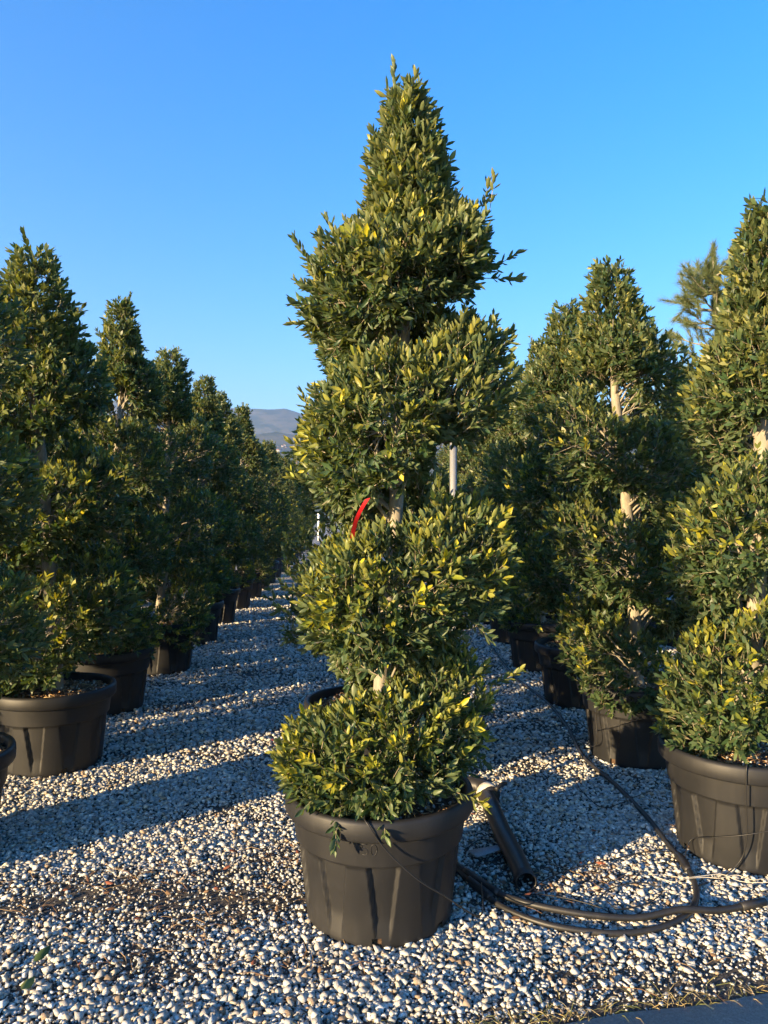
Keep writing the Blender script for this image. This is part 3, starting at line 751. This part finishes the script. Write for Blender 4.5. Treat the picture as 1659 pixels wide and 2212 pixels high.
for i, xy in enumerate(LL):
    lab = f'assumed spiral evergreen behind the long shaded row, {ORD[i]} from the road in its own row'
    place_tree(VAR[(i * 3) % 4], xy, 1.7 * i + .4, lab, 'potted spiral trees in the row behind the left row', 1.25, 1.0)  # crowns widened so the added row shades more of the lane
for i, xy in enumerate(RR):
    lab = f'spiral evergreen behind the row beside the hose, {ORD[i]} from the road'
    place_tree(VAR[(i * 3 + 1) % 4], xy, 2.3 * i + 1, lab, 'potted spiral trees in the row behind the hose-side row', 1.05, 1.0)

# ------------------------------------------------------------------ pine behind the right rows
def pine(xy):
    r = np.random.default_rng(77)
    root = link('potted_pine_tree', None, None, (xy[0], xy[1], 0), label='long-needled pine in black pot rising behind the spiral trees of the right rows', category='pine tree')
    make_pot(root, 1.0)
    Hh = 5.75
    zt = np.linspace(.42, Hh - .2, 24); path = np.stack([.12 * np.sin(zt * .9), .08 * np.sin(zt * 1.3), zt], 1)
    acc = Acc(); v, t = tube(path, np.interp(zt, [.42, Hh], [.075, .012]), 10); acc.add(v, t)
    tips = []
    ax = lambda z: np.array((np.interp(z, zt, path[:, 0]), np.interp(z, zt, path[:, 1]), z))
    for z in np.arange(1.3, Hh - .3, 0.26):
        for k in range(6):
            az = r.uniform(0, 6.28); Lb = np.interp(z, [1.3, 2.4, Hh], [1.0, 1.25, .18]) * r.uniform(.75, 1.1)
            rd = np.array((math.cos(az), math.sin(az), 0))
            A0 = ax(z); B0 = A0 + rd * Lb * .55 + np.array((0, 0, .12 * Lb)); C0 = A0 + rd * Lb + np.array((0, 0, .42 * Lb))
            pts = catmull([A0, B0, C0], 4); v, t = tube(pts, np.linspace(.016, .005, len(pts)), 6); acc.add(v, t)
            tips.append((C0, norm(C0 - B0)))
            for e in range(5):
                f = r.uniform(.35, 1); Q = pts[int(f * (len(pts) - 1))]; dd = norm(rd * .6 + r.normal(0, .5, 3) + np.array((0, 0, .55))); E = Q + dd * r.uniform(.12, .3)
                v, t = tube([Q, (Q + E) / 2, E], [.006, .005, .004], 5); acc.add(v, t); tips.append((E, dd))
    for z in np.arange(Hh - 1.6, Hh - .1, .045): tips.append((ax(z), norm(np.array((r.normal(0, .5), r.normal(0, .5), 1.0)))))
    tips.append((np.array((path[-1][0], path[-1][1], Hh - .1)), np.array((0, 0, 1.0)))); 
    link('trunk', acc.mesh('trunk', BARK, True), root)
    Vn, Tn, Cn = [], [], []; k = 0
    for P, dd in tips:
        m = 150
        f = r.uniform(-.22, .03, m); base = P + dd * f[:, None]
        sp = r.normal(0, 1, (m, 3)); nd = norm(dd + .62 * norm(sp) + np.array((0, 0, .08))); Ln = r.uniform(.10, .17, m)
        tipp = base + nd * Ln[:, None] + np.array((0, 0, -.012)); sd = norm(np.cross(nd, r.normal(size=(m, 3)))) * .0028
        V = np.stack([base - sd, base + sd, tipp], 1).reshape(-1, 3); Vn.append(V); Tn.append(np.arange(len(V)).reshape(-1, 3) + k); k += len(V)
        c = np.array([(.11, .155, .07), (.14, .175, .075), (.19, .20, .08), (.085, .13, .065)])[r.integers(0, 4, m)]; Cn.append(np.repeat(c, 3, 0))
    link('crown', mesh_tris('crown', np.concatenate(Vn), np.concatenate(Tn), LEAF, np.concatenate(Cn)), root, kind='stuff')
pine(PINE)

# ------------------------------------------------------------------ hoses, pipe, tubes
def hose(name, pts, r, label, n=10, per=6, z=None, parent=None, mat=HOSE, wig=0.0):
    P = [np.array((p[0], p[1], p[2] if len(p) > 2 else (z or r + .008))) for p in pts]
    path = catmull(P, per)
    v, t = tube(path, r, n); acc = Acc(); acc.add(v, t)
    o = link(name, acc.mesh(name, mat, True), parent)
    if label: o['label'] = label; o['category'] = 'hose'
    return o, path
def GP(lst, z=0.02): return [tuple(G(x, y)[:2]) + (z,) for x, y in lst]
HA = GP([(962, 1262), (1000, 1315), (1038, 1368), (1075, 1420), (1112, 1466), (1180, 1520), (1225, 1575), (1260, 1640), (1330, 1702), (1400, 1775), (1440, 1828), (1475, 1870), (1498, 1912), (1503, 1950), (1484, 1985), (1430, 2012), (1350, 2026), (1270, 2022), (1180, 2006), (1100, 1976), (1050, 1944), (1010, 1908), (985, 1880), (960, 1850)])
HA[14] = HA[14][:2] + (0.024,); 
ho, path = hose('irrigation_hose', HA, 0.0135, 'long black irrigation hose running along the right row and looping beside the front pot')
v, t = tube(catmull(GP([(1012, 1910), (1035, 1928), (1062, 1950)], .022), 5), .0195, 10); a_ = Acc(); a_.add(v, t); link('sleeve', a_.mesh('sleeve', HOSE, True), ho)
v, t = tube(catmull(GP([(1462, 1855), (1475, 1870), (1486, 1890)], .022), 5), [.016, .021, .022, .022, .021, .021, .022, .022, .021, .019, .016], 10); a_ = Acc(); a_.add(v, t); link('coupling', a_.mesh('coupling', HOSE, True), ho)
HB = GP([(965, 1862), (1000, 1892), (1035, 1918), (1080, 1945), (1135, 1964), (1200, 1979), (1290, 1993), (1380, 1997), (1470, 1991), (1550, 1981), (1615, 1970)], 0.03)
HB[8] = HB[8][:2] + (0.052,)
hb, _ = hose('irrigation_hose', HB, 0.0140, 'short black hose lying across the gravel with its plugged end beside the looping hose')
v, t = tube(GP([(1600, 1973), (1625, 1968), (1652, 1963)], .031), [.017, .0175, .016], 10); a_ = Acc(); a_.add(v, t); link('end_plug', a_.mesh('end_plug', HOSE, True), hb)
v, t = tube(catmull(GP([(1005, 1895), (1040, 1921), (1078, 1944)], .031), 5), .0185, 10); a_ = Acc(); a_.add(v, t); link('sleeve', a_.mesh('sleeve', HOSE, True), hb)

# thick pipe lying behind the front pot
pa, pb = G(1137, 1925), G(1048, 1742)
pp = link('drain_pipe', None, None, (pb.x, pb.y, 0), label='thick black plastic pipe with a cut open end lying right of the front pot', category='pipe')
dirp = np.array((pa.x - pb.x, pa.y - pb.y, 0)); Lp = np.linalg.norm(dirp); dirp /= Lp
npt = 20; path = np.array([dirp * Lp * k / (npt - 1) + np.array((0.003 * math.sin(k * .5), 0, 0.040 + .03 * (1 - k / (npt - 1)))) for k in range(npt)])
vo_, to_ = tube(path, 0.047, 22, False); vi_, ti_ = tube(path, 0.0425, 22, False)
a_ = Acc(); a_.add(vo_, to_); a_.add(vi_, ti_[:, ::-1])
k0 = (npt - 1) * 22; nV = len(vo_); ring = []
for e0 in (0, k0):
    for k in range(22): a, b2 = e0 + k, e0 + (k + 1) % 22; ring += [(a, b2, b2 + nV), (a, b2 + nV, a + nV)]
a_.t.append(np.array(ring))
link('barrel', a_.mesh('barrel', HOSE, True), pp)
q = path[1]
v, t = tube([q + np.array((.03, .02, .0)), q + np.array((0, .09, .015)), q + np.array((-.05, .13, .03)), q + np.array((-.13, .12, .035))], [.056, .06, .05, .047], 16); a_ = Acc(); a_.add(v, t); link('elbow', a_.mesh('elbow', HOSE, True), pp)
v, t = tube([q + np.array((.015, .035, .004)), q + np.array((.005, .075, .012))], [.0615, .0625], 16); a_ = Acc(); a_.add(v, t); link('tape', a_.mesh('tape', TAPE, True), pp)
v, t = tube(catmull([q + np.array((.05, .0, .05)), q + np.array((.09, .04, .065)), q + np.array((.12, .09, .05))], 4), .012, 8); a_ = Acc(); a_.add(v, t); link('clamp_end', a_.mesh('clamp_end', HOSE, True), pp)

# thin drip tubes from hose to pots
def drip(pts, label, r=0.0032): 
    o, _ = hose('drip_tube', pts, r, label, 6, 6); o['category'] = 'tube'; o['group'] = 'thin black drip tubes'; return o
def rim_pt(xy, az, rad=.405, z=.5): return (xy[0] + rad * math.cos(az), xy[1] + rad * math.sin(az), z)
drip([rim_pt(MAIN, -1.75, .20, .50), rim_pt(MAIN, -1.72, .36, .535), rim_pt(MAIN, -1.66, .408, .525), rim_pt(MAIN, -1.5, .398, .43), rim_pt(MAIN, -1.2, .395, .31), rim_pt(MAIN, -.9, .40, .22), rim_pt(MAIN, -.5, .46, .09), tuple(G(1040, 1930)[:2]) + (.05,)],
     'thin black drip tube slanting down the front of the red-ribboned tree\'s pot')
R0p, R1p, R2p = RROW[0], RROW[1], RROW[2]
drip([rim_pt(R0p, -1.95, .25, .50), rim_pt(R0p, -1.97, .37, .54), rim_pt(R0p, -1.98, .409, .52), rim_pt(R0p, -1.98, .39, .36), rim_pt(R0p, -1.97, .365, .2), rim_pt(R0p, -2.05, .345, .08), rim_pt(R0p, -2.25, .42, .012), tuple(G(1498, 1925)[:2]) + (.02,)],
     'thin black drip tube hanging straight down the pot nearest the plugged hose end')
drip([tuple(G(1476, 1872)[:2]) + (.02,), rim_pt(R0p, -2.75, .34, .10), rim_pt(R0p, -2.4, .355, .16), rim_pt(R0p, -2.0, .372, .215), rim_pt(R0p, -1.6, .38, .26), rim_pt(R0p, -1.2, .39, .28)],
     'thin grey tube arching across the pot nearest the plugged hose end', .0026)
drip([rim_pt(R1p, -2.4, .22, .50), rim_pt(R1p, -2.45, .36, .54), rim_pt(R1p, -2.5, .409, .52), rim_pt(R1p, -2.62, .385, .33), rim_pt(R1p, -2.7, .36, .12), tuple(G(1240, 1600)[:2]) + (.02,)],
     'thin black drip tube dropping from the second pot to the long hose')
drip([rim_pt(R1p, -2.72, .37, .22), rim_pt(R1p, -2.4, .38, .27), rim_pt(R1p, -2.05, .385, .33), rim_pt(R1p, -1.8, .387, .36)], 'thin brown tube slanting across the second pot by the hose', .0028)
drip([rim_pt(R2p, -2.5, .22, .50), rim_pt(R2p, -2.5, .36, .54), rim_pt(R2p, -2.5, .409, .52), rim_pt(R2p, -2.5, .385, .33), rim_pt(R2p, -2.4, .36, .1), tuple(G(1190, 1530)[:2]) + (.02,)], 'thin black drip tube on the third pot along the hose')
def gz(l, z=.018): return [tuple(G(x, y)[:2]) + (z + random.uniform(0, .012),) for x, y in l]
drip(gz([(1455, 1848), (1400, 1850), (1330, 1862), (1260, 1880), (1190, 1905), (1140, 1935)]), 'thin drip tube trailing over gravel between the hose bend and the thick pipe', .0025)
drip(gz([(1240, 1690), (1262, 1725), (1300, 1752), (1340, 1745), (1375, 1728), (1405, 1718)]), 'thin loop of drip tube beside the middle of the long hose', .0025)
drip(gz([(1415, 1700), (1428, 1670), (1432, 1640), (1437, 1600)]), 'thin drip tube lying between the long hose and the second pot', .0025)
drip(gz([(1290, 1955), (1320, 1930), (1380, 1920), (1430, 1930), (1405, 1960), (1340, 1975), (1310, 1960)]), 'thin tangled drip tube inside the hose loop', .0028)
drip(gz([(1080, 1950), (1150, 1940), (1230, 1952), (1300, 1975), (1340, 2000)]), 'thin drip tube crossing the two hoses near the front pot', .0025)
drip(gz([(1008, 1840), (1040, 1822), (1080, 1835), (1095, 1852), (1060, 1868), (1015, 1860)]), 'thin curl of drip tube between the front pot and the thick pipe', .0026)

# string on the gravel by the plugged hose
acc = Acc()
for k in range(2):
    x, y = 1400 + 8 * k, 1905 + 5 * k; pts = []
    for j in range(8): pts.append(tuple(G(x, y)[:2]) + (.03 + random.uniform(0, .012),)); x += random.uniform(22, 44); y += random.uniform(-9, 14)
    v, t = tube(catmull(pts, 4), .0015, 5); acc.add(v, t)
link('string', acc.mesh('string', ROPE, True), label='frayed pale string lying on the gravel by the plugged hose end', category='string')
# slate-grey scrap behind the front pot
v, t = box((0, 0, .02), (.13, .085, .005), .4); a_ = Acc(); v[:, 2] += v[:, 0] * .12; a_.add(v, t)
a_.v[0][2] += (.03, -.02, 0); a_.v[0][6] += (.03, -.02, 0)
link('plastic_scrap', a_.mesh('plastic_scrap', PANEL), None, (*G(1046, 1850)[:2], .012), label='flat grey scrap lying between the front pot and the thick pipe', category='scrap')

# ------------------------------------------------------------------ posts and ribbon
def post(xy, r, h, label, mat, capped=True):
    root = link('post', None, None, (xy[0], xy[1], 0), label=label, category='post')
    v, t = tube([(0, 0, -.02), (0.002, 0, h * .3), (0, 0, h * .7), (0, 0, h)], r, 14); a_ = Acc(); a_.add(v, t); link('pole', a_.mesh('pole', mat, True), root)
    v, t = lathe([(0.0, h + .012), (r * .8, h + .010), (r * 1.12, h + .002), (r * 1.12, h - .03), (r * .99, h - .03)], 14); a_ = Acc(); a_.add(v, t); link('cap', a_.mesh('cap', mat, True), root)
    return root
post((0.405, 4.32), .021, 2.14, 'grey galvanised steel post standing behind the red-ribboned tree', GALV)
post((-4.15, 47.0), .07, 1.75, 'thin white post far away at the end of the gravel lane', WHITE)

V = []; m = 16
for i in range(m):
    f = i / (m - 1)
    cx = -0.062 - 0.058 * f - .012 * math.sin(f * 3.0); cz = 1.748 - .150 * f; cyy = 2.79 + .035 * f - .008 * math.sin(f * 5)
    w = .0095; tw = .5 * f
    V += [(cx - w * math.cos(tw), cyy - w * math.sin(tw), cz - .003), (cx + w * math.cos(tw), cyy + w * math.sin(tw), cz + .003)]
V = np.array(V); Vb = V + np.array((0.0003, .0009, 0)); T = []
for i in range(m - 1): a = 2 * i; T += [(a, a + 1, a + 3), (a, a + 3, a + 2), (a + 2 * m, a + 2 * m + 3, a + 2 * m + 1), (a + 2 * m, a + 2 * m + 2, a + 2 * m + 3)]
link('ribbon', mesh_tris('ribbon', np.concatenate([V, Vb]), T, RED, smooth=True), label='red plastic ribbon tied to a twig of the tall front tree', category='ribbon')

# ------------------------------------------------------------------ litter on the ground
def curled_leaf(L, W, c, acc, P, rz, tilt):
    v = LEAF8_V * np.array((L, W, -W * .35)) + np.stack([0 * LEAF8_V[:, 0], 0 * LEAF8_V[:, 0], .35 * W * np.abs(LEAF8_V[:, 0] - .5)], 1)
    R3 = np.array(Matrix.Rotation(rz, 3, 'Z') @ Matrix.Rotation(tilt, 3, 'X') @ Matrix.Rotation(random.uniform(-.3, .3), 3, 'Y'))
    acc.add(v @ R3.T + np.array(P), LEAF8_T, c)
acc = Acc(); spots = BARE + [(-1.0, 4.8, .6, .8, .5), (-.9, 6.3, .5, .8, .4), (.9, 4.0, .4, .4, .4)]
for i in range(720):
    cx, cyy, rx, ry, s = random.choice(spots)
    x, y = (cx + random.gauss(0, rx * .8), cyy + random.gauss(0, ry)) if random.random() < .6 else (random.uniform(-1.9, 1.9), random.uniform(2.4, 8))
    if road_side(x, y) < 0: continue
    z = random.uniform(.010, .026)
    k = random.random()
    if k < .22: curled_leaf(random.uniform(.025, .055), random.uniform(.012, .024), random.choice([(.16, .085, .04), (.22, .13, .065), (.12, .06, .035), (.09, .05, .03), (.24, .08, .04)]), acc, (x, y, z), random.uniform(0, 6.28), random.uniform(-.6, .6))
    else:
        c = random.choice([(.28, .18, .085), (.21, .12, .06), (.14, .08, .045), (.33, .23, .13), (.10, .06, .04)]); a = random.uniform(0, 6.28); Ln = random.uniform(.03, .12)
        dx, dy = math.cos(a) * Ln, math.sin(a) * Ln
        v, t = tube([(x, y, z), (x + dx * .5 + random.uniform(-.01, .01), y + dy * .5, z + random.uniform(0, .012)), (x + dx, y + dy, z - .003)], random.uniform(.0009, .0018), 3, False); acc.add(v, t, c)
link('leaf_litter', acc.mesh('leaf_litter', LITTER), kind='stuff', label='dry brown leaves and pine needles strewn over the gravel', category='litter')
# dry grass along the edge of the road
acc = Acc()
for i in range(1150):
    s = random.uniform(-2.2, 1.6); p = RP + RD * s + RN * (abs(random.gauss(0.035, .05)) - .005)
    if random.random() > .35 + .9 * max(0, noise.noise((s * 4, 1, 9)) + .25): continue
    Ln = random.uniform(.03, .13); a = random.uniform(0, 6.28); le = random.uniform(.15, .75)
    c = random.choice([(.38, .29, .13), (.28, .21, .09), (.20, .18, .06), (.16, .17, .05), (.45, .36, .19)])
    P0 = np.array((p[0], p[1], .004)); d = np.array((math.cos(a) * (1.1 - le), math.sin(a) * (1.1 - le), le * .7))
    v, t = tube([P0, P0 + d * Ln * .55, P0 + d * Ln + np.array((0, 0, -.35 * Ln * (1 - le)))], [.0015, .0012, .0004], 3, False); acc.add(v, t, c)
link('dry_grass', acc.mesh('dry_grass', LITTER), kind='stuff', label='thin dry grass growing along the edge of the asphalt', category='grass')
for (xd, yd), c, lab in (((72, 2098), (.05, .085, .025), 'single dark green leaf lying on the gravel beside the road'), ((45, 2160), (.17, .19, .05), 'single yellowish green leaf lying on the gravel beside the road'),
                         ((590, 1870 - 0), (.45, .06, .03), 'small bright red dead leaf lying in the gravel lane')):
    if yd == 1870: P0 = G(592, 1612)
    else: P0 = G(xd, yd)
    a_ = Acc(); curled_leaf(.085, .038, c, a_, (0, 0, 0), random.uniform(0, 3), .35)
    link('fallen_leaf', a_.mesh('fallen_leaf', LITTER), None, (P0.x, P0.y, .032), label=lab, category='leaf')

# ------------------------------------------------------------------ far houses on the hillside
def house(x, y, s, rz, label):
    z = hill_h(x, y) - 3
    root = link('farm_house', None, None, (x, y, z), label=label, category='house', group='pale houses on the far hillside'); root.rotation_euler.z = rz
    v, t = box((0, 0, 2.2 * s), (11 * s, 8 * s, 6.4 * s)); a_ = Acc(); a_.add(v, t); link('wall', a_.mesh('wall', WALLM), root)
    w, d, h0, h1 = 6.0 * s, 4.5 * s, 5.42 * s, 7.6 * s
    V = [(-w, -d, h0), (w, -d, h0), (w, d, h0), (-w, d, h0), (-w, 0, h1), (w, 0, h1)]
    link('roof', mesh_tris('roof', V, [(0, 1, 5), (0, 5, 4), (2, 3, 4), (2, 4, 5), (0, 4, 3), (1, 2, 5), (0, 2, 1), (0, 3, 2)], ROOFM), root)
for i in range(26):
    y = random.uniform(850, 1650); x = y * random.uniform(-.20, -.07)
    house(x, y, random.uniform(.5, .85), random.uniform(-.6, .6), 'tiny pale house on the hazy hillside beyond the lane')

# ------------------------------------------------------------------ the air
v, t = box((0, 1900, 300), (9200, 4200, 606)); hz = Acc(); hz.add(v, t)
HAZE = bpy.data.materials.new('air'); HAZE.use_nodes = True; nt = HAZE.node_tree; nt.nodes.clear()
out = nt.nodes.new('ShaderNodeOutputMaterial'); pv = nt.nodes.new('ShaderNodeVolumePrincipled')
pv.inputs['Color'].default_value = (0.45, 0.68, 1.0, 1); pv.inputs['Density'].default_value = 0.00023; pv.inputs['Anisotropy'].default_value = 0.3
nt.links.new(pv.outputs[0], out.inputs['Volume'])
link('haze', hz.mesh('haze', HAZE), kind='stuff', label='pale hazy air between the nursery and the hills', category='haze')
